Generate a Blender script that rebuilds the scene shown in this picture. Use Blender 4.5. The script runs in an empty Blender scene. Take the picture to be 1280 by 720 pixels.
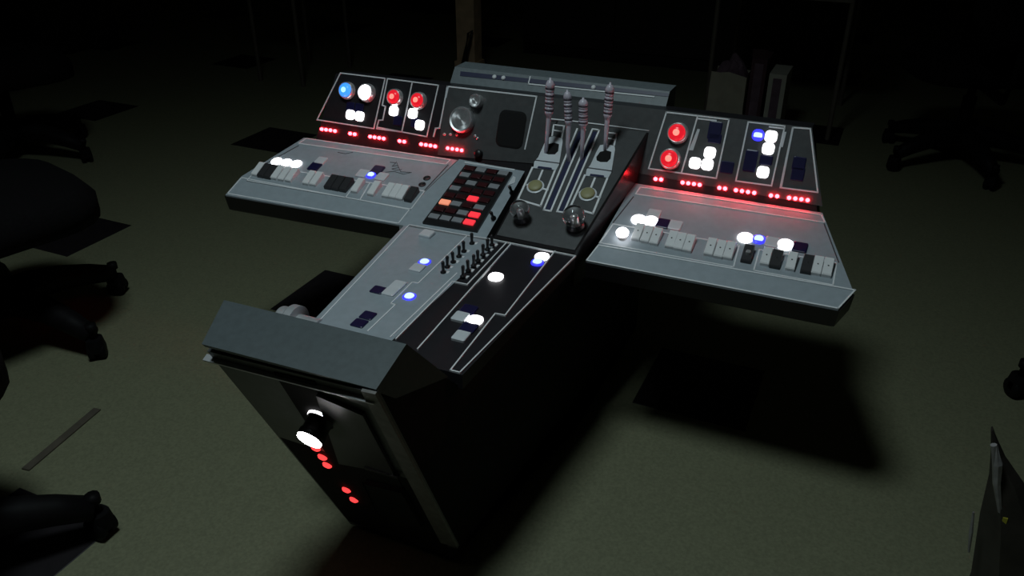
import bpy, bmesh, math, random
from mathutils import Vector, Matrix
from mathutils.geometry import tessellate_polygon
random.seed(7)
S = bpy.context.scene
COL = S.collection

# ------------------------------------------------------------------ camera
FPX, PITCH, YAW = 1038.34, 0.50315, -0.42508
CAM = Vector((0.45675, -1.79589, 1.36))
FW = Vector((math.sin(YAW)*math.cos(PITCH), math.cos(YAW)*math.cos(PITCH), -math.sin(PITCH)))
RT = Vector((math.cos(YAW), -math.sin(YAW), 0))
UP = RT.cross(FW)
cd = bpy.data.cameras.new('camera'); cam = bpy.data.objects.new('camera', cd); COL.objects.link(cam)
cam.matrix_world = Matrix(((RT.x, UP.x, -FW.x, CAM.x), (RT.y, UP.y, -FW.y, CAM.y), (RT.z, UP.z, -FW.z, CAM.z), (0, 0, 0, 1)))
cd.sensor_width = 36; cd.lens = 36*FPX/1280; cd.clip_start = .02; cd.clip_end = 60
S.camera = cam
# ------------------------------------------------------------------ world, light, exposure
w = bpy.data.worlds.new('night'); S.world = w; w.use_nodes = True
bg = w.node_tree.nodes['Background']; bg.inputs[0].default_value = (.75, .82, 1, 1); bg.inputs[1].default_value = 0
S.view_settings.view_transform = 'Standard'; S.view_settings.look = 'None'
S.view_settings.exposure = 0; S.view_settings.gamma = 1; S.view_settings.use_curve_mapping = False
ld = bpy.data.lights.new('ceiling_downlight_offscreen', 'SPOT'); lo = bpy.data.objects.new('ceiling_downlight_offscreen', ld); COL.objects.link(lo)
lo.location = (-.42, -1.12, 3.1); ld.energy = 90; ld.color = (.80, .97, 1); ld.spot_size = math.radians(136); ld.spot_blend = 1; ld.shadow_soft_size = .27

# ------------------------------------------------------------------ materials
def mat(name, col, rough=.5, metal=0, emit=None, strength=0, var=0, scale=30, bump=0, spec=.5, trans=0, alpha=1):
    m = bpy.data.materials.new(name); m.use_nodes = True
    nt = m.node_tree; b = nt.nodes['Principled BSDF']
    b.inputs['Base Color'].default_value = (*col, 1); b.inputs['Roughness'].default_value = rough
    b.inputs['Metallic'].default_value = metal; b.inputs['Specular IOR Level'].default_value = spec
    b.inputs['Transmission Weight'].default_value = trans
    if emit:
        b.inputs['Emission Color'].default_value = (*emit, 1); b.inputs['Emission Strength'].default_value = strength
    if var or bump:
        tc = nt.nodes.new('ShaderNodeTexCoord'); nz = nt.nodes.new('ShaderNodeTexNoise')
        nz.inputs['Scale'].default_value = scale; nz.inputs['Detail'].default_value = 6
        nt.links.new(tc.outputs['Object'], nz.inputs['Vector'])
        if var:
            r = nt.nodes.new('ShaderNodeValToRGB')
            r.color_ramp.elements[0].position = .3; r.color_ramp.elements[1].position = .7
            r.color_ramp.elements[0].color = (*[c*(1-var) for c in col], 1); r.color_ramp.elements[1].color = (*[min(1, c*(1+var)) for c in col], 1)
            nt.links.new(nz.outputs['Fac'], r.inputs[0]); nt.links.new(r.outputs[0], b.inputs['Base Color'])
        if bump:
            bp = nt.nodes.new('ShaderNodeBump'); bp.inputs['Strength'].default_value = bump; bp.inputs['Distance'].default_value = .002
            nt.links.new(nz.outputs['Fac'], bp.inputs['Height']); nt.links.new(bp.outputs[0], b.inputs['Normal'])
    return m
M = {}
M['floor'] = mat('vinyl_floor', (.208, .212, .130), .5, var=.16, scale=150, bump=.05)
M['tile'] = mat('dark_vinyl_tile', (.012, .009, .011), .5, var=.3, scale=26)
M['wall'] = mat('painted_wall', (.34, .32, .28), .9, var=.1, scale=4)
M['ceil'] = mat('painted_ceiling', (.55, .55, .53), .9, var=.05, scale=4)
M['grey'] = mat('grey_panel_paint', (.38, .43, .47), .42, var=.06, scale=60)
M['cap'] = mat('slate_paint', (.080, .099, .105), .5, var=.1, scale=80)
M['fascia'] = mat('blue_grey_paint', (.17, .20, .215), .5, var=.1, scale=80)
M['silver'] = mat('satin_silver', (.62, .63, .65), .4, metal=.45, var=.05, scale=60)
M['stile'] = mat('worn_grey_paint', (.20, .19, .18), .5, var=.2, scale=60)
M['black'] = mat('black_panel_paint', (.022, .021, .024), .38, var=.15, scale=60)
M['nose'] = mat('charcoal_panel_paint', (.0135, .012, .0155), .5, var=.15, scale=60)
M['char'] = mat('charcoal_grey_paint', (.082, .086, .088), .4, var=.12, scale=60)
M['dkside'] = mat('black_gloss_side', (.014, .012, .013), .25, var=.1, scale=40)
M['body'] = mat('matt_black_plywood', (.014, .013, .013), .85, var=.2, scale=30, spec=.2)
M['line'] = mat('pale_line_print', (.92, .93, .95), .5, var=.05)
M['dline'] = mat('dark_line_print', (.06, .055, .06), .6, var=.05)
M['pale'] = mat('pale_button_plastic', (.74, .77, .80), .35, var=.04)
M['rock'] = mat('white_rocker_plastic', (.95, .95, .96), .3, var=.04)
M['drock'] = mat('dark_rocker_plastic', (.042, .041, .044), .35, var=.06)
M['navy'] = mat('navy_button_plastic', (.012, .012, .06), .35, var=.06)
M['navyp'] = mat('navy_print', (.018, .022, .07), .45, var=.06)
M['white_e'] = mat('lit_white', (.8, .8, .8), .3, emit=(1, .98, 1), strength=3.2)
M['blue_e'] = mat('lit_blue_edge', (.1, .1, .6), .3, emit=(.03, .03, 1), strength=1.4)
M['bluec_e'] = mat('lit_blue_core', (.3, .4, .9), .3, emit=(.32, .42, 1), strength=2.2)
M['cyan_e'] = mat('lit_azure', (.1, .3, .9), .3, emit=(.03, .25, 1), strength=1.3)
M['cyanc_e'] = mat('lit_azure_core', (.3, .5, .9), .3, emit=(.35, .75, 1), strength=1.4)
M['red_e'] = mat('lit_red', (.6, .02, .03), .25, emit=(1, .012, .03), strength=.62)
M['redc_e'] = mat('lit_red_core', (.9, .2, .2), .25, emit=(1, .16, .12), strength=2.0)
M['led'] = mat('red_led', (.8, .1, .1), .3, emit=(1, .02, .028), strength=38)
M['head_e'] = mat('lit_headlamp', (.8, .8, .8), .3, emit=(1, .98, .96), strength=18)
M['ledo'] = mat('red_led_oval', (.8, .1, .1), .3, emit=(1, .05, .05), strength=1.6)
M['key_r'] = mat('lit_red_key', (.6, .05, .06), .4, emit=(1, .035, .055), strength=.85)
M['key_o'] = mat('lit_amber_key', (.8, .4, .25), .4, emit=(1, .3, .17), strength=.7)
M['key_d'] = mat('dark_red_key', (.045, .006, .008), .4, var=.05)
M['key_g'] = mat('grey_key', (.30, .31, .33), .4, var=.05)
M['metal'] = mat('brushed_metal', (.80, .80, .81), .42, metal=.75, var=.12, scale=120)
b = M['metal'].node_tree.nodes['Principled BSDF']; b.inputs['Anisotropic'].default_value = .85
tn = M['metal'].node_tree.nodes.new('ShaderNodeTangent'); tn.direction_type = 'RADIAL'; tn.axis = 'Z'; M['metal'].node_tree.links.new(tn.outputs[0], b.inputs['Tangent'])
M['chrome'] = mat('bright_metal', (.85, .85, .86), .3, metal=.7, var=.04, scale=40)
M['glass'] = mat('clear_glass', (.95, .95, .95), .03, trans=1, var=0)
M['blk'] = mat('black_plastic', (.012, .012, .013), .4, var=.1, scale=40)
M['hole'] = mat('black_void', (.004, .004, .004), .9, var=.1)
M['handle'] = mat('ribbed_mauve_plastic', (.66, .61, .70), .25, var=.1, scale=60)
M['hring'] = mat('dark_mauve_ring', (.055, .045, .06), .3, var=.1, scale=60)
M['disc'] = mat('olive_yellow_disc', (.36, .34, .17), .5, var=.06)
M['plate'] = mat('pale_blue_plate', (.74, .78, .82), .35, var=.05)
M['fabric'] = mat('black_fabric', (.006, .0055, .006), .95, var=.3, scale=200, bump=.2, spec=.1)
M['chairp'] = mat('black_chair_plastic', (.006, .0055, .006), .6, var=.2, scale=40, spec=.12)
M['wood'] = mat('dim_wood_post', (.68, .47, .30), .75, var=.2, scale=14)
M['tube'] = mat('steel_tube', (.13, .11, .09), .5, metal=.2, var=.1, scale=20)
M['dark'] = mat('dark_cabinet_laminate', (.020, .016, .015), .7, var=.2, scale=10)
M['paper'] = mat('beige_paper', (.36, .33, .26), .85, var=.1, scale=20, bump=.3)
M['tissue'] = mat('mauve_tissue', (.12, .075, .10), .9, var=.3, scale=20, bump=.4)
M['carton'] = mat('pale_card', (.40, .39, .33), .85, var=.08, scale=20)
M['maroon'] = mat('maroon_card', (.06, .022, .032), .8, var=.3, scale=14)
M['bag'] = mat('dark_film_bag', (.035, .030, .026), .4, var=.3, scale=18, bump=.5)
M['film'] = mat('pale_film', (.30, .29, .29), .35, var=.3, scale=30, bump=.5)
M['yellow'] = mat('yellow_tag', (.45, .42, .04), .6, var=.1)
M['brown_strip'] = mat('dark_strip', (.09, .075, .055), .7, var=.2, scale=20)

# ------------------------------------------------------------------ helpers
ORG = {}
def wl(o): return ORG.get(o.name, Vector((0, 0, 0))) if o else Vector((0, 0, 0))
def link(o, parent, world):
    COL.objects.link(o); o.parent = parent; o.location = Vector(world)-wl(parent); ORG[o.name] = Vector(world); return o
def mesh(name, vs, fs, m, smooth=False):
    me = bpy.data.meshes.new(name); me.from_pydata([tuple(v) for v in vs], [], fs); me.update()
    bm = bmesh.new(); bm.from_mesh(me); bmesh.ops.recalc_face_normals(bm, faces=bm.faces); bm.to_mesh(me); bm.free()
    if smooth: me.shade_smooth()
    me.materials.append(M[m]); return me
def part(name, vs, fs, m, parent=None, smooth=False):
    vs = [Vector(v) for v in vs]
    c = Vector([(min(v[i] for v in vs)+max(v[i] for v in vs))/2 for i in range(3)])
    me = mesh(name, [v-c for v in vs], fs, m, smooth)
    return link(bpy.data.objects.new(name, me), parent, c)
def thing(name, loc, label, cat, group=None):
    o = bpy.data.objects.new(name, None); o.empty_display_size = .05
    link(o, None, Vector(loc)); tag(o, label, cat, group); return o
def tag(o, label, cat, group=None):
    o['label'] = label; o['category'] = cat
    if group: o['group'] = group
    return o
def place(name, me, org, R, parent, sc=None):
    o = bpy.data.objects.new(name, me); link(o, parent, org)
    o.rotation_mode = 'QUATERNION'; o.rotation_quaternion = R.to_quaternion()
    if sc: o.scale = sc
    return o
def ray(p):
    return FW+RT*((p[0]-640)/FPX)+UP*((360-p[1])/FPX)
class Plane:
    def __init__(s, P, v):
        s.P = Vector(P); s.u = Vector((1, 0, 0)); s.v = Vector(v).normalized(); s.n = s.u.cross(s.v)
        s.R = Matrix((s.u, s.v, s.n)).transposed()
    def at(s, p, h=0):
        d = ray(p); o = s.P+s.n*h; t = (o-CAM).dot(s.n)/d.dot(s.n); return CAM+d*t
def px_x(p, x): d = ray(p); return CAM+d*((x-CAM.x)/d.x)
def px_y(p, y): d = ray(p); return CAM+d*((y-CAM.y)/d.y)
def px_z(p, z): d = ray(p); return CAM+d*((z-CAM.z)/d.z)
def crop(o, k): return lambda *pts: [(o[0]+x/k, o[1]+y/k) for x, y in pts]

def prism(name, top, off, m, parent):
    """polygon (world points) extruded by vector off"""
    n = len(top); vs = [Vector(p) for p in top]+[Vector(p)+Vector(off) for p in top]
    fs = [tuple(range(n)), tuple(range(2*n-1, n-1, -1))]+[(i, (i+1) % n, n+(i+1) % n, n+i) for i in range(n)]
    return part(name, vs, fs, m, parent)
def plate(name, pl, pts, h0, h1, m, parent):
    return prism(name, [pl.at(p, h1) for p in pts], pl.n*(h0-h1), m, parent)
def line(name, pl, polys, wd, m, parent, h=.0012):
    """thin raised strips following polylines given in pixels, one mesh"""
    vs, fs = [], []
    for poly in polys:
        q = [p if isinstance(p, Vector) else pl.at(p) for p in poly]
        for a, b in zip(q, q[1:]):
            d = (b-a).normalized(); s = pl.n.cross(d)*(wd/2); a2 = a-d*wd/2; b2 = b+d*wd/2; k = len(vs)
            for e in (a2-s, b2-s, b2+s, a2+s): vs.append(e+pl.n*h)
            for e in (a2-s, b2-s, b2+s, a2+s): vs.append(e-pl.n*.0005)
            fs += [(k, k+1, k+2, k+3)]+[(k+i, k+(i+1) % 4, k+4+(i+1) % 4, k+4+i) for i in range(4)]
    return part(name, vs, fs, m, parent)
def lathe(prof, n=20):
    vs, fs = [], []
    for r, z in prof:
        for i in range(n): vs.append((r*math.cos(2*math.pi*i/n), r*math.sin(2*math.pi*i/n), z))
    for j in range(len(prof)-1):
        for i in range(n): fs.append((j*n+i, j*n+(i+1) % n, (j+1)*n+(i+1) % n, (j+1)*n+i))
    fs.append(tuple(range(n-1, -1, -1))); fs.append(tuple((len(prof)-1)*n+i for i in range(n)))
    return vs, fs
def rbox(w, l, h, r=.22, ch=.12, taper=0, n=4):
    """rounded rectangular button: footprint w x l, height h, chamfered top; wedge with taper (higher at far end)"""
    def ring(k, z):
        a, b = w/2*k, l/2*k; rr = min(w, l)*r; out = []
        for cx, cy, a0 in ((1, 1, 0), (-1, 1, 90), (-1, -1, 180), (1, -1, 270)):
            for i in range(n+1):
                t = math.radians(a0+90*i/n)
                x, y = cx*(a-rr)+rr*math.cos(t), cy*(b-rr)+rr*math.sin(t); out.append((x, y, z+(taper*y/(l/2) if z > 0 else 0)))
        return out
    rings = [ring(1, -.002), ring(1, h*(1-ch)), ring(.9, h)]; m_ = len(rings[0]); vs = sum(rings, [])
    fs = [tuple(range(2*m_, 3*m_)), tuple(range(m_-1, -1, -1))]
    for j in range(2):
        for i in range(m_): fs.append((j*m_+i, j*m_+(i+1) % m_, (j+1)*m_+(i+1) % m_, (j+1)*m_+i))
    return vs, fs
def tube(path, r, n=8):
    vs, fs = [], []
    path = [Vector(p) for p in path]; rs = r if isinstance(r, (list, tuple)) else [r]*len(path)
    for j, p in enumerate(path):
        d = (path[min(j+1, len(path)-1)]-path[max(j-1, 0)]).normalized()
        a = d.orthogonal().normalized() if abs(d.z) > .95 else d.cross(Vector((0, 0, 1))).normalized(); b = d.cross(a)
        for i in range(n):
            t = 2*math.pi*i/n; vs.append(p+(a*math.cos(t)+b*math.sin(t))*rs[j])
    for j in range(len(path)-1):
        for i in range(n): fs.append((j*n+i, j*n+(i+1) % n, (j+1)*n+(i+1) % n, (j+1)*n+i))
    fs.append(tuple(range(n-1, -1, -1))); fs.append(tuple((len(path)-1)*n+i for i in range(n)))
    return vs, fs
def box(x0, x1, y0, y1, z0, z1):
    vs = [(x, y, z) for z in (z0, z1) for x, y in ((x0, y0), (x1, y0), (x1, y1), (x0, y1))]
    return vs, [(3, 2, 1, 0), (4, 5, 6, 7), (0, 1, 5, 4), (1, 2, 6, 5), (2, 3, 7, 6), (3, 0, 4, 7)]

# ------------------------------------------------------------------ the room
def struct(name, bx, m):
    o = part(name, *bx, m); o['kind'] = 'structure'; return o
floor = struct('floor', box(-7.5, 4, -4, 7, -.1, 0), 'floor')
struct('wall_back', box(-7.5, 4, 7, 7.15, -.1, 3.2), 'wall')
struct('wall_left', box(-7.65, -7.5, -4, 7.15, -.1, 3.2), 'wall')
struct('wall_right', box(4, 4.15, -4, 7.15, -.1, 3.2), 'wall')
struct('ceiling', box(-7.65, 4.15, -4, 7.15, 3.2, 3.3), 'ceil')
T = .305
def tile_mesh():
    a, c = T/2-.0012, .002
    vs = [(x*a, y*a, -.01) for x, y in ((-1, -1), (1, -1), (1, 1), (-1, 1))]+[(x*a, y*a, 0.0003) for x, y in ((-1, -1), (1, -1), (1, 1), (-1, 1))]+[(x*(a-c), y*(a-c), .0012) for x, y in ((-1, -1), (1, -1), (1, 1), (-1, 1))]
    fs = [(8, 9, 10, 11)]+[(j+i, j+(i+1) % 4, j+4+(i+1) % 4, j+4+i) for j in (0, 4) for i in range(4)]
    return mesh('accent_tile', vs, fs, 'tile')
tm = tile_mesh()
for gx in range(-16, 12, 4):
    for gy in range(-4, 20, 4):
        place('accent_tile', tm, ((gx+.5)*T, (gy+.5)*T, 0), Matrix.Identity(3), floor)

# ------------------------------------------------------------------ the console
con = thing('control_console', (-.295, -.2, 0), 'grey and black control console with lit buttons, red lights and two side wings', 'console')
NOSE = Plane((0, -.27, .55), (0, 1, .0612))
WING = Plane((0, -.19, .55), (0, 1, .295))
STRIP = Plane((0, -.19, .55), (0, 1, .45))
KEYP = Plane((0, -.268, .55), (0, 1, .30))
THR = Plane((0, -.262, .552), (0, 1, .5))
UPR = Plane((0, .045, .62), (0, .42, 1))
FRO = Plane((0, -.975, .64), (0, -.4407, 1))

# pedestal body: side profile (Y, z, left X, right X)
prof = [(-.715, .035, -.425, -.168), (-.968, .618, -.455, -.133), (-.90, .640, -.462, -.133), (-.775, .540, -.458, -.132), (-.735, .500, -.458, -.130),
        (-.27, .515, -.500, -.092), (.33, .53, -.505, -.090), (.33, .035, -.505, -.090), (-.2, .035, -.505, -.084)]
n = len(prof); tri = tessellate_polygon([[Vector((y, z, 0)) for y, z, _, _ in prof]])
vs = [(a, y, z) for y, z, a, b in prof]+[(b, y, z) for y, z, a, b in prof]
part('pedestal', vs, [tuple(t) for t in tri]+[tuple(i+n for i in reversed(t)) for t in tri]+[(i, (i+1) % n, n+(i+1) % n, n+i) for i in range(n)], 'body', con)

# nose panel: light left half, dark right half, set on one board
c7 = crop((380, 270), 3.428); c5 = crop((540, 280), 6)
nb = [NOSE.at(p) for p in ((505, 282), (719, 320.5), (578, 469))]
nb.append(Vector((-.462, nb[2].y, nb[2].z)))
prism('nose_board', nb, (0, 0, -.03), 'nose', con)
seam = [(667, 312), (506, 428)]
pl = [NOSE.at(p, .002) for p in ((505, 282), (622, 303))]
# dark/light border runs along the double line
b1 = NOSE.at((622, 303), .002); b2 = NOSE.at((492, 424), .002); dirb = (b2-b1); b3 = b1+dirb*1.13
tl = NOSE.at((505, 282), .002); bl = Vector((-.462, nb[2].y, 0)); bl.z = NOSE.P.z+(bl.y-NOSE.P.y)*.0612+.002
nose_light = prism('light_nose_panel', [tl, b1, Vector((b3.x, bl.y, bl.z)), bl], (0, 0, -.0025), 'grey', con)
LW = .0027
nose_line = [c7((75, 445), (452, 42), (700, 88), (490, 293), (465, 288), (372, 380), (392, 385), (275, 497)),
             c7((700, 88), (810, 105), (1163, 175), (668, 675), (628, 665), (820, 422), (862, 430), (1075, 155)),
             c7((868, 118), (700, 298), (637, 285), (395, 530)), c7((888, 122), (488, 573)), c7((655, 250), (372, 522))]
for p in nose_line: line('panel_line', NOSE, [p], LW, 'line', con, .0034)
BTN = {}
def button(pl, p, w, l, h, m, parent, name='push_button', r=.12, ch=.2, lab=None):
    k = (round(w, 4), round(l, 4), h, m, r)
    if k not in BTN: BTN[k] = mesh(name, *rbox(w, l, h, r, ch), m)
    o = place(name, BTN[k], pl.at(p), pl.R, parent)
    if lab: o['label'] = lab
    return o
def lit(pl, p, d, m1, m2, parent, lab, l=None, rr=.42):
    """lit round-cornered button: rim of one glow, core of another"""
    o = button(pl, p, d, l or d, .0045, m1, parent, 'lit_button', rr, .2, lab)
    k = ('core', d, l, m2, rr)
    if k not in BTN:
        BTN[k] = mesh('button_core', *rbox(d*.74, (l or d)*.74, .0062, rr, .3), m2)
    place('button_core', BTN[k], pl.at(p), pl.R, o)
    return o
B = .0275
for x, y in ((528, 87),): button(NOSE, *c7((x, y)), .030, .030, .010, 'pale', con)
for x, y in ((487, 228), (403, 302), (372, 330), (670, 437), (673, 520)): button(NOSE, *c7((x, y)), B+.001, B+.003, .006, 'pale', con)
for x, y in ((318, 322), (275, 432), (238, 465)): button(NOSE, *c7((x, y)), B+.001, .026, .005, 'navy', con)
for x, y in ((705, 405), (705, 482)): button(NOSE, *c7((x, y)), B+.004, B+.004, .004, 'navy', con)
for x, y in ((517, 202), (452, 350), (1000, 202)): lit(NOSE, *c7((x, y)), .027, 'blue_e', 'bluec_e', con, 'lit blue button')
for x, y in ((1020, 177), (822, 264), (733, 450)): lit(NOSE, *c7((x, y)), .031, 'white_e', 'white_e', con, 'lit white button')

# toggle switches
TG = mesh('toggle_switch', *lathe([(.0075, -.001), (.0075, .003), (.0045, .0045), (.0035, .009), (.0044, .021), (.0048, .026), (.003, .029)], 10), 'blk', True)
TSQ = mesh('switch_base', *rbox(.017, .012, .002, .1), 'line')
def toggle(pl, p, parent=con, base=True, tilt=0):
    R = pl.R @ Matrix.Rotation(tilt, 3, 'X')
    o = place('toggle_switch', TG, pl.at(p, .002), R, parent, (.85, .85, .92))
    if base:
        b = bpy.data.objects.new('switch_base', TSQ); COL.objects.link(b); b.parent = o; b.location = (.004, .006, -.001)
for p in c5((85, 365), (115, 325), (160, 288), (203, 247), (240, 208), (300, 148)): toggle(NOSE, p, tilt=random.uniform(-.15, .15))
for p in c5((232, 398), (272, 352), (312, 316), (345, 278), (382, 236), (416, 194), (450, 160)): toggle(NOSE, p, tilt=random.uniform(-.15, .15))

# ---- wings
c2 = crop((270, 160), 4.267); c6 = crop((720, 230), 3.5556)
def wing(top, strip_front, nm='wing'):
    """top: fold-inner, fold-outer, back points...; strip_front: inner and outer front corner"""
    ring = list(strip_front)+top
    cx = sum(p.x for p in ring)/len(ring); cy = sum(p.y for p in ring)/len(ring)
    low = [Vector((cx+(p.x-cx)*.985, cy+(p.y-cy)*.965, p.z-.042)) for p in ring]
    m = len(ring); vs = ring+low
    fs = [(0, 1, 2, m-1), tuple(range(2, m)), tuple(range(2*m-1, m-1, -1))]+[(i, (i+1) % m, m+(i+1) % m, m+i) for i in range(m)]
    return part(nm, vs, fs, 'grey', con), ring, low
def fold(p): v = WING.at(p); d = ray(p); t = (-.19-CAM.y)/d.y; v = CAM+d*t; v.y = -.19; v.z = .55; return v
# right wing
fo = fold((1068.7, 362)); fi = fold((749, 304)); fi.x = -.058; fo.x = .481
bo = WING.at((1028, 266)); bi = WING.at((799, 230)); bi.x = -.05
wr, ring_r, low_r = wing([fo, bo, bi, fi], [STRIP.at((732.7, 326)), STRIP.at((1048, 386.5))])
# left wing
fo = fold((287, 225)); fo.x = -1.077+.012; fi = WING.at((513, 263))
bo = WING.at((380, 172)); bl_ = WING.at((572, 200))
wlft, ring_l, low_l = wing([fo, bo, bl_, WING.at((531, 239)), Vector((fi.x, -.19, .55))], [STRIP.at((499, 281)), STRIP.at((281.7, 243.5))])
# black edging under each wing
def edging(ring, low, par):
    k = 2; a = [ring[i] for i in (len(ring)-1, 0, 1, 2)]; b = [low[i] for i in (len(ring)-1, 0, 1, 2)]
    cx = sum(p.x for p in ring)/len(ring); cy = sum(p.y for p in ring)/len(ring)
    out = []
    for p in a: out.append(p+Vector((0, 0, -.004))+(Vector((p.x-cx, p.y-cy, 0)).normalized()*.003))
    for p in b: out.append(p+(Vector((p.x-cx, p.y-cy, 0)).normalized()*.003))
    for p in a: out.append(p+Vector((0, 0, -.004))-(Vector((p.x-cx, p.y-cy, 0)).normalized()*.006))
    for p in b: out.append(p-(Vector((p.x-cx, p.y-cy, 0)).normalized()*.006)-Vector((0, 0, .003)))
    fs = []
    for i in range(1, 3):
        fs += [(i, i+1, i+5, i+4), (i+8, i+9, i+13, i+12), (i, i+1, i+9, i+8), (i+4, i+5, i+13, i+12)]
    i = 0; fs += [(0, 1, 5, 4), (8, 9, 13, 12), (0, 1, 9, 8), (4, 5, 13, 12), (0, 4, 12, 8), (3, 7, 15, 11)]
    part('black_edging', out, fs, 'dkside', par)
edging(ring_r, low_r, wr); edging(ring_l, low_l, wlft)
# added unseen board under the right wing, there only to cut off light
part('light_stop_rail', *box(-.04, .40, -.012, 0, .40, .56), 'body', con)

ROCK = {k: mesh('rocker_switch', *rbox(.0195, .046, .013, .08, .15, taper=.004), k) for k in ('rock', 'drock')}
def rocker(pl, p, m, parent, sc=1): return place('rocker_switch', ROCK[m], pl.at(p, 0), pl.R, parent, (sc, 1, 1))
def lamp_round(pl, p, r, m, parent, lab, h=.006):
    k = ('round', r, m, h)
    if k not in BTN: BTN[k] = mesh('round_light', *lathe([(r, -.001), (r, h*.5), (r*.85, h*.8), (r*.45, h), (.001, h*1.05)], 18), m, True)
    o = place('round_light', BTN[k], pl.at(p), pl.R, parent); o['label'] = lab; return o
# left wing contents
for x, y in ((232, 233), (335, 251), (372, 258), (410, 264), (503, 279), (541, 285), (760, 321), (848, 336), (925, 346), (963, 352), (1000, 359)): rocker(WING, *c2((x, y)), 'rock', wlft)
for x, y in ((264, 240), (300, 247), (620, 301), (659, 308), (699, 315), (1045, 367)): rocker(WING, *c2((x, y)), 'drock', wlft, 1.1)
for p in ((346, 202.2), (358, 203.8), (370.5, 205.5)): lamp_round(WING, p, .0155, 'white_e', wlft, 'lit white round light')
for x, y in ((560, 178), (782, 246), (885, 263)): button(WING, *c2((x, y)), .030, .031, .004, 'pale', wlft)
for x, y in ((528, 208), (862, 226)): button(WING, *c2((x, y)), .032, .034, .004, 'navy', wlft)
lit(WING, *c2((828, 255)), .024, 'blue_e', 'bluec_e', con, 'lit blue button')
HOLE = mesh('socket', *lathe([(.010, -.002), (.010, .001), (.0085, .002), (.0075, .0008)], 14), 'blk', True)
for x, y in ((1125, 268), (1100, 302)): place('socket', HOLE, WING.at(*c2((x, y))), WING.R, wlft)
for p, f in (([(482, 56), (1250, 170), (1225, 195), (440, 82), (482, 56)], WING), ([(240, 203), (1113, 338), (1040, 434), (690, 371), (165, 280), (240, 203)], WING), ([(822, 292), (768, 385)], WING), ([(728, 322), (692, 371)], WING),
             ):
    line('panel_line', f, [c2(*p)], .003, 'line', wlft)
for p in (c2((440, 95), (250, 200)), c2((1238, 198), (1112, 334))): line('panel_seam', WING, [p], .0022, 'dline', wlft)
sg = [(930, 183), (960, 186), (940, 205), (968, 200), (975, 212), (938, 218), (960, 226), (990, 222)]
for p in (c2(*sg), c2((905, 236), (950, 232), (1000, 247), (1042, 238), (985, 234)), c2((962, 180), (985, 235)), c2((650, 130), (690, 138), (730, 130))): line('pen_scribble', WING, [p], .0013, 'dline', wlft, .0008)
e4 = [ring_l[-1], ring_l[0], ring_l[1], ring_l[2]]; ec = sum(e4, Vector())/4
e4 = [ec+Vector(((p.x-ec.x)*.985, (p.y-ec.y)*.86, (p.z-ec.z)*.86)) for p in e4]
line('panel_line', STRIP, [e4+e4[:1]], .0028, 'line', wlft)
# right wing contents
for x, y in ((276, 226), (316, 236), (356, 245), (425, 259), (463, 268), (503, 276), (597, 292), (640, 302), (682, 308), (845, 334), (957, 356), (1072, 375), (1118, 383)): rocker(WING, *c6((x, y)), 'rock', wr)
for x, y in ((762, 322), (889, 346), (1026, 369)): rocker(WING, *c6((x, y)), 'drock', wr, 1.1)
o = button(WING, *c6((763, 325)), .010, .010, .0055, 'chrome', con, 'switch_glint', .3, .2, 'small bright metal square standing in for a highlight on a dark switch'); o.location += WING.n*.012  # highlight on the dark switch, put in as a bright metal square
DOT = mesh('switch_dot', *lathe([(.0018, 0), (.0018, .001), (.001, .0014)], 8), 'blk')
for k in [o for o in wr.children if o.name.startswith('rocker')]:
    b = bpy.data.objects.new('switch_dot', DOT); COL.objects.link(b); b.parent = wr
    b.location = k.location+WING.n*.0125; b.rotation_mode = 'QUATERNION'; b.rotation_quaternion = WING.R.to_quaternion()
for x, y, r in ((278, 160, .0168), (333, 166, .0168), (752, 241, .0168), (930, 272, .0178)): lamp_round(WING, *c6((x, y)), r, 'white_e', wr, 'lit white round light')
for x, y in ((346, 136), (440, 186), (872, 261)): button(WING, *c6((x, y)), .030, .031, .004, 'pale', wr)
for x, y in ((388, 178), (995, 284)): button(WING, *c6((x, y)), .030, .031, .004, 'navy', wr)
lit(WING, *c6((812, 249)), .027, 'blue_e', 'bluec_e', con, 'lit blue button')
# raised round lamp on a metal stem
st = WING.at(*c6((207, 240)))
o = place('stem_lamp', mesh('stem_lamp', *lathe([(.006, .010), (.0140, .012), (.0146, .018), (.012, .022), (.004, .024)], 18), 'white_e', True), st, WING.R, con); o['label'] = 'lit white round lamp on a metal stem'
q = bpy.data.objects.new('stem', mesh('stem', *lathe([(.010, -.002), (.010, .002), (.006, .004), (.006, .011)], 14), 'metal', True)); COL.objects.link(q); q.parent = o
for p, f in (([(285, 15), (1090, 138), (1107, 172), (265, 45), (285, 15)], WING), ([(165, 178), (725, 273), (700, 370), (105, 262), (165, 178)], WING),
             ([(815, 292), (1158, 352), (1142, 450), (790, 385), (815, 292)], WING), ([(100, 272), (1240, 472), (1165, 553), (47, 340), (100, 272)], STRIP)):
    line('panel_line', f, [c6(*p)], .003, 'line', wr)
for p in (c6((1103, 178), (1167, 348)), c6((255, 58), (165, 172))): line('panel_seam', WING, [p], .0022, 'dline', wr)

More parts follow.
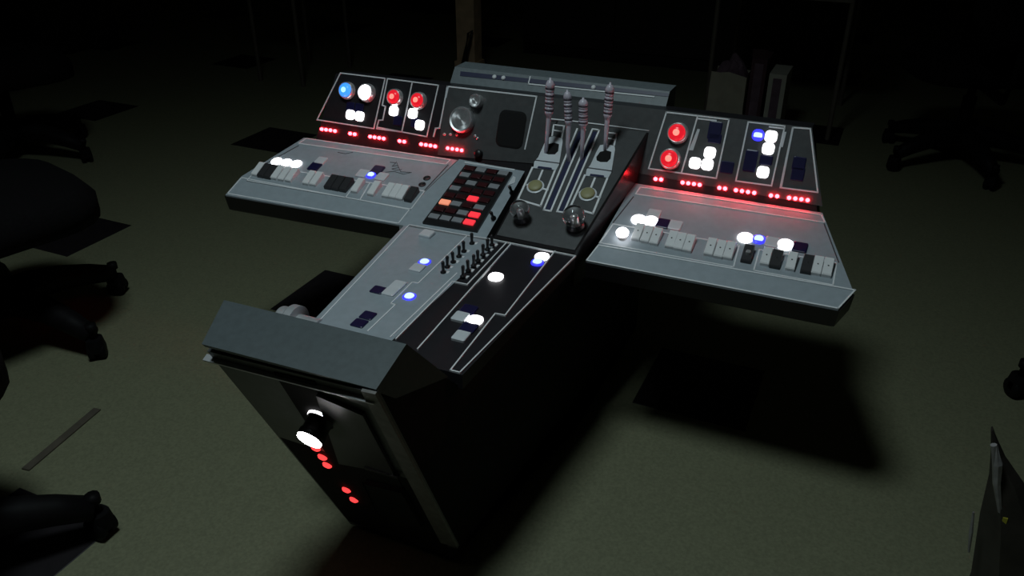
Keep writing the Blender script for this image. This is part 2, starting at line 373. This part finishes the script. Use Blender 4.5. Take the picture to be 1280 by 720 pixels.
# ---- keypad area left of the lever box
k0 = KEYP.at((499, 281)); k1 = KEYP.at((532, 239)); zk = lambda y: .55+.30*(y+.268)
kb = prism('keypad_board', [k0, Vector((-.30, -.268, .55)), KEYP.at((656, 214)), KEYP.at((574, 199)), k1], (0, 0, -.04), 'grey', con)
ck = crop((500, 190), 6)
kp = plate('keypad', KEYP, ck((490, 95), (842, 150), (577, 592), (168, 526)), 0, .006, 'blk', con)
P00, P10, P01, P11 = [KEYP.at(p, .006) for p in ck((257, 487), (520, 530), (525, 128), (775, 163))]
KM = {k: mesh('key', *rbox(.0262, .0165, .004, .08, .2), k) for k in ('key_g', 'key_d', 'key_r', 'key_o')}
kind = {(0, 0): 'g', (1, 0): 'g', (2, 0): 'g', (3, 0): 'r', (2, 1): 'g', (3, 1): 'r', (0, 2): 'o', (1, 2): 'g', (3, 2): 'g', (2, 3): 'r', (0, 4): 'g', (1, 5): 'g', (3, 5): 'g', (0, 6): 'g', (1, 7): 'g', (3, 7): 'g'}
for r in range(8):
    for c in range(4):
        a, b = c/3, r/7
        P = (P00*(1-a)+P10*a)*(1-b)+(P01*(1-a)+P11*a)*b
        k = kind.get((c, r), 'd'); o = place('key', KM['key_'+k], P, KEYP.R, kp)
        if k in 'ro': o['label'] = {'r': 'glowing red key', 'o': 'glowing amber key'}[k]
plate('pale_strip', KEYP, ck((485, 70), (862, 128), (858, 140), (482, 82)), 0, .002, 'pale', con)
for p in ((617, 273), (640, 241)): toggle(KEYP, p, base=False, tilt=.3)
plate('pale_flap', KEYP, ck((850, 180), (868, 190), (862, 230), (805, 250)), 0, .002, 'pale', con)

# ---- lever box
y0, y1 = -.262, .094; tz = lambda y: .552+.5*(y+.262)
vs = [(-.284, y0, tz(y0)), (-.087, y0, tz(y0)), (-.036, y1, tz(y1)), (-.272, y1, tz(y1))]
low = [(x, y, .47) for x, y, z in vs]
lbx = part('lever_box', [*vs, *low], [(0, 1, 2, 3), (7, 6, 5, 4), (0, 1, 5, 4), (1, 2, 6, 5), (2, 3, 7, 6), (3, 0, 4, 7)], 'dkside', con)
top = [Vector(v) for v in vs]; cc = sum(top, Vector())/4
prism('lever_panel', [cc+(p-cc)*.955+THR.n*.002 for p in top], THR.n*-.004, 'char', con)
c3 = crop((630, 150), 4.8)
line('panel_line', THR, [c3((285, 0), (405, 12), (868, 68))], .0035, 'line', con, .004)
for k, (dx, dy) in enumerate(((0, 0), (314, 46))):
    f = lambda *pts: c3(*[(x+dx, y+dy) for x, y in pts])
    sp = plate('slot_plate', THR, f((205, 222), (240, 145), (262, 105), (300, 98), (350, 110), (352, 130), (335, 238), (330, 268), (312, 300), (175, 288), (182, 250)), .002, .005, 'plate', con)
    plate('lever_slot', THR, f((240, 175), (262, 145), (300, 135), (330, 145), (325, 185), (305, 205), (265, 205), (242, 195)), .005, .0058, 'hole', sp)
    plate('slot_bar', THR, f((205, 276), (285, 286), (288, 297), (200, 288)), .005, .0058, 'navyp', sp)
    line('slot_seam', THR, [f((185, 250), (333, 270))], .002, 'dline', sp, .0066)
    line('slot_frame', THR, [f((172, 292), (85, 482), (220, 522), (310, 302)), f((142, 395), (262, 425)), f((232, 310), (195, 400))], .0048, 'line', con, .004)
    line('slot_ladder', THR, [f((300, 35), (362, 42), (348, 110)), f((300, 35), (290, 100)), f((300, 68), (356, 76))], .004, 'line', con, .004)
    d = place('yellow_disc', mesh('yellow_disc', *lathe([(.017, 0), (.017, .008), (.0145, .0105), (.004, .011)], 20), 'disc', True), THR.at(f((190, 405))[0]), THR.R, con)
    g = place('disc_collar', mesh('disc_collar', *lathe([(.021, 0), (.021, .004), (.018, .005)], 20), 'plate'), THR.at(f((190, 405))[0]), THR.R, con)
for a, b in (((240, 545), (440, 60)), ((282, 552), (488, 66)), ((320, 555), (532, 60)), ((360, 560), (573, 66))): line('track_line', THR, [c3(a, b)], .0042, 'line', con, .004)
for p in (c3((240, 545), (282, 552)), c3((320, 555), (360, 560)), c3((532, 60), (573, 66))): line('track_line', THR, [p], .0042, 'line', con, .004)
for a in ([(248, 536), (278, 542), (480, 70), (450, 66)], [(328, 546), (356, 550), (564, 72), (536, 68)]): plate('track', THR, c3(*a), 0, .0032, 'navyp', con)
# glass globes
for p, r in (((650, 263), .0225), ((717, 272), .0255)):
    b = THR.at((p[0]+3, p[1]+12)); o = place('glass_globe', mesh('globe_socket', *lathe([(r*.8, 0), (r*.8, .008), (r*.6, .014), (r*.5, .020)], 20), 'blk', True), b, THR.R, con)
    o['label'] = 'clear glass globe on a black socket'
    zc = .016+r*.85
    gl = [(max(.0008, r*math.sin(math.pi*i/14)), zc-r*math.cos(math.pi*i/14)) for i in range(15)]
    for nm, m_, k, pr in (('glass_dome', 'glass', 1, gl), ('filament_cup', 'chrome', 1, [(.003, .019), (r*.2, .022), (r*.24, zc-.002), (r*.12, zc+.002)])):
        s = bpy.data.objects.new(nm, mesh(nm, *lathe(pr, 20), m_, True)); COL.objects.link(s); s.parent = o
# levers
def lever(bp, mp, tp, big, lean, kink=0):
    base = THR.at(bp); topp = px_y(tp, base.y+lean); mid = px_y(mp, base.y+lean*.5)
    L = place('lever', mesh('lever', *tube([base-base-Vector((0, 0, .01)), (mid-base)*.5+Vector((kink, 0, 0)), mid-base, (topp-base)*.97], [.0045, .0050, .0060, .0045], 10), 'handle', True), base, Matrix.Identity(3), con)
    d = topp-mid; q = d.to_track_quat('Z', 'Y').to_matrix(); h = d.length; r = big
    pr = [(r*.55, 0), (r*.75, h*.08)]
    for i in range(7):
        z = h*(.12+.09*i); pr += [(r*.95, z), (r*.95, z+h*.055), (r*.8, z+h*.06), (r*.8, z+h*.085)]
    pr += [(r, h*.76), (r*.98, h*.84), (r*.6, h*.93), (r*.25, h*.95), (r*.22, h)]
    g = place('lever_handle', mesh('lever_handle', *lathe(pr, 14), 'handle', True), mid, q, L)
    for i in (0, 2, 4, 6):
        z = h*(.178+.09*i)
        s = place('handle_ring', mesh('handle_ring', *lathe([(r*.99, z), (r*1.03, z+.001), (r*1.03, z+h*.025), (r*.99, z+h*.03)], 14), 'hring', True), mid, q, L)
lever((682, 193), (686, 147), (688, 97), .011, .01)
lever((712, 203), (711, 158), (709, 112), .0098, .01, -.004)
lever((727, 200), (729, 160), (729, 122), .0112, .0)
lever((756, 190), (759, 150), (763, 103), .0106, .01)

# ---- upright instrument panels
def up_poly(pts): return [UPR.at(p) for p in pts]
bz = .575; yb = lambda z: .045+.42*(z-.62)
lo_ = Vector((-.985, yb(bz), bz)); lt = UPR.at((420, 92)); rt_ = UPR.at((1015.5, 159.5)); ro = Vector((.384, yb(bz), bz))
zt = (lt.z+rt_.z)/2
board = [lo_, ro, rt_, UPR.at((835, 138)), UPR.at((560, 107)), lt]
prism('instrument_board', board, (0, .05, -.004), 'black', con)
ul = [UPR.at(p, .0015) for p in ((418, 95), (556, 110))]
c1 = crop((380, 80), 6); ce = crop((530, 60), 4); cr = crop((780, 120), 4.5)
ctr = plate('dial_panel', UPR, [(558, 107), (836, 138), (801, 216), (547, 194)], 0, .002, 'char', con)
rp = plate('right_instrument_panel', UPR, [(836, 138), (1015, 160), (1028, 258), (800, 217)], 0, .002, 'char', con)
rp.name = 'instrument_panel'; ORG['instrument_panel'] = ORG['right_instrument_panel']
for p in ([(275, 68), (610, 108), (525, 485), (100, 418), (275, 68)],
          [(628, 110), (588, 310), (612, 318), (592, 420), (562, 422), (545, 485), (735, 510), (812, 145)],
          [(628, 110), (1010, 160), (922, 545), (550, 474)]):
    line('panel_line', UPR, [c1(*p)], .0032, 'line', con, .0018)
line('panel_line', UPR, [ce((50, 442), (60, 402), (80, 400), (120, 193), (565, 243), (507, 505))], .0036, 'line', con, .0034)
plate('pale_tab', UPR, ce((112, 195), (124, 195), (112, 250), (103, 250)), .002, .0035, 'pale', con)
for p in ([(240, 92), (592, 133), (520, 463), (140, 408), (240, 92)], [(415, 115), (325, 430)], [(418, 128), (518, 139)],
          [(700, 147), (905, 170), (830, 505), (630, 478), (700, 147)], [(820, 174), (903, 184)], [(950, 178), (1048, 185), (1090, 542), (880, 515), (950, 178)]):
    line('panel_line', UPR, [cr(*p)], .0034, 'line', con, .0034)
for p in ([(413, 185), (427, 187), (388, 306), (365, 304)], [(897, 200), (914, 202), (893, 288), (876, 286)], [(945, 180), (955, 182), (888, 516), (878, 514)]): plate('pale_tab', UPR, cr(*p), .002, .0038, 'pale', con)
def jewel(pt, r, m1, m2, lab):
    o = place('jewel_lamp', mesh('lamp_bezel', *lathe([(r*1.2, 0), (r*1.2, r*.35), (r*1.08, r*.5), (r*1.08, r*.95), (r*1.0, r*1.02), (r*.93, r*.9)], 24), 'chrome', True), UPR.at(pt)-Vector((0, -.004, .004)), UPR.R, con); o['label'] = lab
    for nm, m_, pr in (('lamp_lens', m1, [(r*.94, r*.85), (r*.92, r*1.0), (r*.76, r*1.2), (r*.42, r*1.33), (.001, r*1.37)]), ('lamp_core', m2, [(r*.36, r*1.2), (r*.36, r*1.37), (r*.2, r*1.41), (.001, r*1.42)])):
        s = bpy.data.objects.new(nm, mesh(nm, *lathe(pr, 24), m_, True)); COL.objects.link(s); s.parent = o
jewel(*c1((330, 195)), .0205, 'cyan_e', 'cyanc_e', 'lit blue lamp in a chrome bezel')
jewel(*c1((478, 212)), .0215, 'white_e', 'white_e', 'lit white lamp in a chrome bezel')
jewel(*c1((688, 245)), .0195, 'red_e', 'redc_e', 'lit red lamp in a chrome bezel'); jewel(*c1((865, 270)), .0195, 'red_e', 'redc_e', 'lit red lamp in a chrome bezel')
jewel(*cr((305, 205)), .0215, 'red_e', 'redc_e', 'lit red lamp in a chrome bezel'); jewel(*cr((262, 350)), .0215, 'red_e', 'redc_e', 'lit red lamp in a chrome bezel')
for p in c1((350, 381), (420, 393), (675, 353), (818, 373), (870, 459))+cr((484, 320), (400, 378), (470, 386), (828, 229), (812, 297), (782, 429)): lit(UPR, p, .0265, 'white_e', 'white_e', con, 'lit white square button', rr=.32)
lit(UPR, *cr((755, 221)), .027, 'blue_e', 'bluec_e', con, 'lit blue round button')
for (x, y), w_, l_ in (((512, 195), .030, .042), ((512, 240), .030, .022), ((580, 402), .030, .028), ((712, 365), .028, .05), ((800, 362), .028, .022), ((985, 380), .028, .03), ((978, 440), .028, .03)): button(UPR, *cr((x, y)), w_, l_, .004, 'navy', con)
for x, y in ((350, 322), (418, 332), (705, 425), (835, 440)): button(UPR, *c1((x, y)), .026, .026, .003, 'navy', con)
LED = mesh('indicator_light', *lathe([(.0046, -.001), (.0046, .003), (.0036, .0055), (.002, .0065), (.0003, .0068)], 12), 'led', True)
for p in c1((135, 489), (167, 493), (200, 497), (234, 503), (348, 522), (382, 527), (498, 545), (531, 550), (565, 555), (599, 560), (718, 578), (753, 583), (880, 602), (915, 607), (950, 612), (985, 618), (1080, 632), (1115, 637), (1150, 642), (1185, 648)):
    place('indicator_light', LED, UPR.at(p, .001), UPR.R, con)
for p in cr((178, 467), (209, 470), (330, 487), (362, 491), (394, 495), (426, 500), (537, 517), (569, 521), (630, 530), (664, 535), (698, 540), (733, 545), (827, 560), (862, 564), (929, 573), (964, 577), (998, 581), (1033, 586)):
    place('indicator_light', LED, UPR.at(p, .001), UPR.R, con)
# dials
for (x, y), r in (((200, 362), .0335), ((270, 268), .0175)):
    o = place('metal_dial', mesh('metal_dial', *lathe([(r, 0), (r, .018), (r*.93, .022), (r*.8, .020), (r*.5, .0185), (.001, .018)], 36), 'metal'), UPR.at(*ce((x, y))), UPR.R, con); o['label'] = 'round brushed metal dial'
sc_ = mesh('screw_head', *lathe([(.004, 0), (.004, .004), (.002, .0055)], 10), 'chrome', True)
for x, y in ((105, 432), (135, 433), (165, 435), (258, 440), (270, 452)): place('screw_head', sc_, UPR.at(*ce((x, y))), UPR.R, con)
o = place('black_screen', mesh('black_screen', *rbox(.076, .094, .004, .22, .3), 'hole'), UPR.at(*ce((437, 407))), UPR.R, con); o['label'] = 'blank black rounded screen'
place('round_knob', mesh('round_knob', *lathe([(.011, 0), (.011, .012), (.008, .015)], 16), 'blk', True), UPR.at(*ce((278, 530))), UPR.R, con)
# rear fascia above the dial panel
ya = .19
F = [px_y(p, ya) for p in ((573, 84), (838, 111))]
fz = (F[0].z+F[1].z)/2
fv = [(F[0].x-.004, .135, .755), (F[1].x+.002, .135, .755), (F[1].x+.002, ya-.012, fz), (F[0].x-.004, ya-.012, fz), (F[0].x-.004, ya+.05, .755), (F[1].x+.002, ya+.05, .755), (F[1].x+.002, ya+.05, fz), (F[0].x-.004, ya+.05, fz)]
fas = part('rear_fascia', fv, [(0, 1, 2, 3), (5, 4, 7, 6), (3, 2, 6, 7), (0, 3, 7, 4), (1, 5, 6, 2), (0, 4, 5, 1)], 'fascia', con)
FAS = Plane((0, .135, .755), (0, ya-.012-.135, fz-.755))
plate('navy_stripe', FAS, ce((182, 116), (1222, 226), (1222, 243), (180, 139)), 0, .0012, 'navyp', fas)
line('panel_line', FAS, [ce((532, 145), (522, 181), (592, 188), (1150, 245))], .0028, 'line', fas, .002)
sd = mesh('pale_stud', *lathe([(.006, 0), (.006, .003), (.003, .005)], 12), 'line', True)
for x, y in ((353, 146), (398, 151), (848, 198)): place('pale_stud', sd, FAS.at(*ce((x, y))), FAS.R, fas)

# ---- front cap and front face of the pedestal
a, b_, c_, d_ = px_x((470, 487), -.13), px_x((508, 430), -.13), px_z((280, 375), .675), px_z((252, 430), .649)
z1 = .0
vs = [d_, a, b_, c_]
capv = vs+[d_+Vector((0, .006, -.009)), a+Vector((0, .006, -.009)), Vector((b_.x, -.765, .535)), Vector((c_.x+.02, -.765, .535)), Vector((a.x, -.93, .60)), Vector((d_.x, -.93, .60))]
part('front_cap', capv, [(0, 1, 2, 3), (0, 1, 5, 4), (3, 2, 6, 7), (4, 5, 8, 9), (9, 8, 6, 7), (1, 2, 6, 8, 5), (0, 3, 7, 9, 4)], 'cap', con)
cf = crop((340, 460), 3)
plate('front_frame', FRO, [(259, 439), (470, 492), (572, 686), (438, 655)], -.004, .004, 'char', con)
line('bright_trim', FRO, [[(260, 443.5), (471, 497)]], .0035, 'silver', con, .012)
plate('recess_panel', FRO, [(342, 466), (393, 478), (402, 498), (455, 517), (503, 610), (452, 602), (470, 640), (455, 640)], .004, .0065, 'body', con)
plate('front_stile', FRO, [(451, 489), (469, 493), (571, 684), (551, 679)], .004, .009, 'stile', con)
plate('front_plate', FRO, cf((165, 105), (340, 180), (462, 410), (345, 378), (250, 360)), .0065, .012, 'black', con)
plate('vent_box', FRO, cf((345, 435), (485, 470), (560, 600), (450, 590)), .0065, .016, 'body', con)
plate('catch_bar', FRO, cf((345, 374), (472, 412), (474, 418), (348, 381)), .0065, .015, 'blk', con)
n_ = FRO.n; lb = FRO.at((405, 519))
o = place('headlamp', mesh('headlamp', *lathe([(.024, 0), (.024, .012), (.0215, .013), (.0215, .034), (.0235, .036), (.0235, .046), (.022, .047)], 28), 'blk', True), lb, FRO.R, con); o['label'] = 'round white lamp in a black barrel'
for nm, pr in (('lamp_face', [(.0222, .0462), (.0215, .050), (.013, .0525), (.001, .053)]), ('glow_ring', [(.0245, .004), (.0252, .005), (.0252, .010), (.0245, .011)])):
    s = bpy.data.objects.new(nm, mesh(nm, *lathe(pr, 28), 'head_e' if nm == 'lamp_face' else 'white_e', True)); COL.objects.link(s); s.parent = o
ov = mesh('oval_light', *lathe([(.0085, 0), (.0085, .002), (.006, .005), (.001, .006)], 16), 'ledo', True)
for p in cf((165, 298), (190, 332), (208, 362), (280, 455), (308, 492)):
    o = place('oval_light', ov, FRO.at(p, .006), FRO.R, con, (1.15, 1.0, 1)); o['label'] = 'glowing red oval light'
# side knob beyond the cap
kc = px_x((375, 399), -.495)
Rk = Matrix(((0, 0, -1), (0, 1, 0), (1, 0, 0)))
o = place('side_knob', mesh('side_knob', *lathe([(.020, -.045), (.020, .004), (.036, .006), (.036, .022), (.034, .025), (.028, .026), (.028, .044), (.027, .047), (.001, .047)], 32), 'silver'), Vector((kc.x, kc.y, kc.z-.012)), Rk, con); o['label'] = 'stepped silver metal knob'
# casters under the pedestal
CM = {}
def caster(parent, loc, rot, s=1):
    if 'w' not in CM:
        CM['h'] = mesh('caster', *rbox(.044, .05, .034, .4, .5), 'chairp'); CM['w'] = mesh('caster_wheel', *lathe([(.018, -.009), (.025, -.006), (.025, .006), (.018, .009)], 18), 'chairp', True)
        CM['s'] = mesh('caster_stem', *lathe([(.008, .0), (.008, .03), (.014, .032), (.014, .05)], 10), 'chairp', True)
    h = bpy.data.objects.new('caster', CM['h']); COL.objects.link(h); h.parent = parent; h.location = loc; h.rotation_euler = (0, 0, rot); h.scale = (s, s, s)
    for dx in (-.013, .013):
        q = bpy.data.objects.new('caster_wheel', CM['w']); COL.objects.link(q); q.parent = h; q.location = (dx, 0, -.0); q.rotation_euler = (0, math.pi/2, 0)
    return h
for x, y in ((-.40, -.66), (-.19, -.64), (-.46, .25), (-.13, .25)): caster(con, Vector((x, y, .0205))-wl(con), .3, .8)

# ------------------------------------------------------------------ office chairs
def chair_meshes():
    ms = {}
    pts = []
    L = .30
    vs, fs = tube([(.0, 0, .120), (.08, 0, .122), (.16, 0, .113), (.24, 0, .092), (L, 0, .070)], [.044, .042, .036, .030, .024], 12); ms['arm'] = mesh('base_arm', vs, fs, 'chairp', True)
    ms['hub'] = mesh('hub', *lathe([(.03, .07), (.045, .075), (.045, .13), (.03, .145)], 18), 'chairp', True)
    ms['col'] = mesh('gas_column', *lathe([(.026, .13), (.026, .28), (.016, .281), (.016, .36)], 16), 'chairp', True)
    def cushion(w, l, h, nm):
        vs, fs = rbox(w, l, h, .3, .4, n=5); me = mesh(nm, vs, fs, 'fabric', True)
        return me
    ms['seat'] = cushion(.47, .46, .085, 'seat'); ms['back'] = cushion(.43, .50, .06, 'backrest')
    ms['spine'] = mesh('back_spine', *tube([(0, -.06, .345), (0, -.25, .335), (0, -.31, .42), (0, -.30, .70)], [.02, .02, .02, .016], 8), 'chairp', True)
    return ms
CH = chair_meshes()
def office_chair(loc, base_rot, face, label, k, fwd):
    t = thing('office_chair', loc, label, 'chair', 'black swivel chairs'); t.scale = (k, k, k)
    def add(nm, me, l=(0, 0, 0), r=(0, 0, 0), par=t):
        o = bpy.data.objects.new(nm, me); COL.objects.link(o); o.parent = par; o.location = l; o.rotation_euler = r; return o
    add('hub', CH['hub']); add('gas_column', CH['col'])
    for i in range(5):
        a = base_rot+i*2*math.pi/5
        add('base_arm', CH['arm'], r=(0, 0, a))
        cst = caster(t, (math.cos(a)*.305, math.sin(a)*.305, .0255), a+.7)
        s = bpy.data.objects.new('caster_stem', CM['s']); COL.objects.link(s); s.parent = cst; s.location = (0, 0, .026)
    c, s_ = math.cos(face), math.sin(face)
    add('seat', CH['seat'], (-fwd*s_, fwd*c, .355), (0, 0, face))
    add('back_spine', CH['spine'], r=(0, 0, face))
    add('backrest', CH['back'], (.29*s_, -.29*c, .80), (math.pi/2-.1, 0, face))
    return t
KC = 1.12
def chair_at(tip, ang, face, label, fwd=.07):
    ang = math.radians(ang)
    return office_chair((tip.x-.305*KC*math.cos(ang), tip.y-.305*KC*math.sin(ang), 0), ang, math.radians(face), label, KC, fwd)
chair_at(px_z((121, 436), .03), 3, -105, 'black swivel chair on a five-star base near the console front')
chair_at(px_z((108, 195), .03), 16, -110, 'black swivel chair beside the low dark cabinet')
chair_at(px_z((126, 655), .03), 52, -60, 'black swivel chair beside a thin dark strip on the floor', -.03)
chair_at(px_z((1117, 205), .03), 222, 20, 'black swivel chair behind the console, beside the steel table')
chair_at(px_z((1272, 483), .03), 172, 90, 'black swivel chair standing alone beside the console wing with the stem lamp')

# ------------------------------------------------------------------ dim background
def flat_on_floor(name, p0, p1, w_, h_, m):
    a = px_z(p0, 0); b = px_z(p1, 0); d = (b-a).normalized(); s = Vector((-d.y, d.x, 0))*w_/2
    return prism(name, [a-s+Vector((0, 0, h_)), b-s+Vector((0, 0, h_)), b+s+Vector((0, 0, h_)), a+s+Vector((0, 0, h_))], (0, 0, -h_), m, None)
tag(flat_on_floor('floor_strip', (32, 588), (122, 512), .022, .004, 'brown_strip'), 'thin dark brown strip flat on the floor', 'strip')  # thin flat band, darker brown than the floor

def table(x0, x1, y0, y1, label):
    t = thing('steel_table', ((x0+x1)/2, (y0+y1)/2, 0), label, 'table', 'tables behind the console')
    part('table_top', *box(x0-.05, x1+.05, y0-.05, y1+.05, .73, .76), 'dark', t)
    for x in (x0, x1):
        for y in (y0, y1):
            part('leg', *tube([(x, y, 0), (x, y, .73)], .012, 10), 'tube', t)
    for y in (y0, y1): part('rail', *box(x0, x1, y-.012, y+.012, .66, .70), 'tube', t)
    return t
la = px_z((1031, 182), 0)
table(la.x-.62, la.x, la.y+.1, la.y+.75, 'dark table on slim steel legs with bags beneath it')
lb_ = px_z((379, 108), 0); lc = px_z((320, 103), 0)
table(lc.x, lb_.x+.0, lb_.y, lb_.y+.5, 'narrow dark table on slim steel legs beside a wooden post')
# wooden post with a hanging cable
pc = px_z((583, 95), 0)
pw = thing('wooden_post', (pc.x, pc.y, 0), 'brown wooden post rising behind the console', 'post')
part('post_shaft', *box(pc.x-.062, pc.x+.062, pc.y, pc.y+.10, 0, 3.2), 'wood', pw)
part('post_foot', *box(pc.x-.075, pc.x+.075, pc.y-.012, pc.y+.11, 0, .09), 'wood', pw)
cp = [px_y(p, pc.y-.035) for p in ((577, 83), (582, 62), (585, 42), (590, 38), (588, 50), (584, 66), (580, 100))]
tag(part('hanging_cable', *tube(cp, .008, 8), 'blk', None, True), 'black cable looped over the wooden post', 'cable')
def cabinet(x0, x1, y0, y1, h, label, nd):
    t = thing('cabinet', ((x0+x1)/2, (y0+y1)/2, 0), label, 'cabinet')
    part('cabinet_body', *box(x0, x1, y0, y1, 0, h), 'dark', t)
    w_ = (x1-x0)/nd
    for i in range(nd):
        d = part('door', *box(x0+i*w_+.01, x0+(i+1)*w_-.01, y0-.018, y0, .08, h-.03), 'dark', t)
        xx = x0+(i+1)*w_-.06
        part('handle', *box(xx-.008, xx+.008, y0-.04, y0-.018, h*.5-.06, h*.5+.06), 'tube', d)
    part('plinth', *box(x0+.02, x1-.02, y0-.003, y0+.05, 0, .07), 'blk', t)
    return t
cabinet(-6.3, -4.75, 2.1, 2.7, 1.1, 'low dark cabinet with two doors beside the wall', 2)
cabinet(-5.3, -2.9, 4.6, 5.2, 1.5, 'wide dark cabinet with three doors against the back', 3)
cabinet(-1.9, .1, 3.6, 4.2, 1.3, 'dark cabinet with doors behind the steel table', 3)
cabinet(.9, 2.9, 4.6, 5.2, 1.5, 'dark double cabinet behind the right swivel chair', 2)

# bags and cartons on the floor behind the console
def sack(x0, x1, y, dp, h, label):
    t = thing('paper_bag', ((x0+x1)/2, y, 0), label, 'bag')
    vs, fs = [], []
    lv = [(0, 1), (.25, 1.01), (.5, .985), (.8, .97), (1, .96)]
    for z, k in lv:
        for i in range(16):
            u = i/16*4; s = int(u); f = u-s
            x, y_ = [(-1+2*f, -1), (1, -1+2*f), (1-2*f, 1), (-1, 1-2*f)][s]
            j = random.uniform(-.03, .03) if z else 0
            vs.append(((x0+x1)/2+(x*(1+j))*(x1-x0)/2*k, y+dp/2+(y_*(1+j))*dp/2*k, z*h+(random.uniform(-.012, .012) if z == 1 else 0)))
    for r in range(len(lv)-1):
        for i in range(16): fs.append((r*16+i, r*16+(i+1) % 16, r*16+16+(i+1) % 16, r*16+16+i))
    fs.append(tuple(range(15, -1, -1)))
    part('bag_wall', vs, fs, 'paper', t)
    # crumpled tissue heaped out of the mouth
    vs, fs = [], []; nn = 12
    for j in range(nn):
        for i in range(nn):
            u, v = i/(nn-1)*2-1, j/(nn-1)*2-1
            vs.append(((x0+x1)/2+u*(x1-x0)*.44, y+dp/2+v*dp*.44, h*.9+(h*.34)*max(0, (1-u*u*.9)*(1-v*v*.9))*random.uniform(.65, 1.1)))
    for j in range(nn-1):
        for i in range(nn-1): fs.append((j*nn+i, j*nn+i+1, j*nn+nn+i+1, j*nn+nn+i))
    part('tissue', vs, fs, 'tissue', t)
    return t
def carton(name, x0, x1, y0, y1, h, m, label, flap=True):
    t = thing(name, ((x0+x1)/2, (y0+y1)/2, 0), label, 'box')
    part('carton_body', *box(x0, x1, y0, y1, 0, h), m, t)
    if flap:
        part('flap', [(x0, y0, h), (x1, y0, h), (x1, y0-.03, h+.05), (x0, y0-.03, h+.05), (x0, y0+.004, h), (x1, y0+.004, h), (x1, y0-.026, h+.052), (x0, y0-.026, h+.052)], [(0, 1, 2, 3), (7, 6, 5, 4), (0, 1, 5, 4), (2, 3, 7, 6), (1, 2, 6, 5), (0, 3, 7, 4)], m, t)
    part('seam_tape', *box((x0+x1)/2-.02, (x0+x1)/2+.02, y0-.0015, y0, .02, h-.02), 'tissue', t)
    return t
yb_ = 2.33
g = lambda p: px_y(p, yb_)
s0, s1 = g((888, 90)), g((935, 92)); sack(s0.x, s1.x, yb_, .16, s0.z, 'beige paper bag with mauve tissue heaped out of its top')
s2, s3 = g((962, 92)), g((984, 94)); carton('pale_carton', s2.x, s3.x, yb_, yb_+.2, s2.z, 'carton', 'narrow pale carton standing beside the maroon box', False)
s4, s5 = g((940, 74)), g((960, 76)); carton('maroon_box', s4.x, s5.x-.002, yb_+.01, yb_+.2, s4.z, 'maroon', 'dark maroon box between the paper bag and pale carton')

# dark film bag standing at the right edge
bx, by = px_z((1285, 760), 0).x, px_z((1285, 760), 0).y
t = thing('film_bag', (bx, by, 0), 'dark pointed bag with a pale crumpled edge and a yellow tag', 'bag')
dist_y = by
tp_ = px_y((1240, 535), by)
def bagpts(lst): return [px_y(p, by) for p in lst]
out = bagpts([(1241, 535), (1258, 566), (1290, 585), (1320, 640), (1330, 730)]); left = bagpts([(1240, 535), (1236, 570), (1228, 615), (1218, 660), (1208, 730)])
vs, fs = [], []
for l, r in zip(left, out):
    wd = max(.004, (r.x-l.x)); m_ = (l+r)/2; d = wd*.5+.012
    for k, (fx, fy) in enumerate(((-.5, 0), (-.2, -.5), (.2, -.4), (.5, 0), (.2, .5), (-.2, .5))): vs.append((m_.x+fx*wd, by+fy*d*1.2, m_.z+random.uniform(-.006, .006)))
lowz = [(v[0], v[1], 0) for v in vs[-6:]]
vs += lowz
nr = len(vs)//6
for j in range(nr-1):
    for i in range(6): fs.append((j*6+i, j*6+(i+1) % 6, j*6+6+(i+1) % 6, j*6+6+i))
fs += [(0, 1, 2, 3, 4, 5)]
part('bag_skin', vs, fs, 'bag', t)
ed = [px_y(p, by-.03) for p in ((1242, 556), (1247, 580), (1246, 605), (1250, 640))]
part('pale_edge', *tube(ed, [.006, .009, .007, .004], 7), 'film', t)
ed2 = [px_y(p, by-.03) for p in ((1217, 640), (1214, 665), (1211, 690))]
part('pale_edge', *tube(ed2, [.002, .004, .002], 7), 'film', t)
yt = px_y((1255, 652), by-.035)
part('yellow_tag', *box(yt.x-.004, yt.x+.004, yt.y-.002, yt.y+.002, yt.z-.012, yt.z+.01), 'yellow', t)
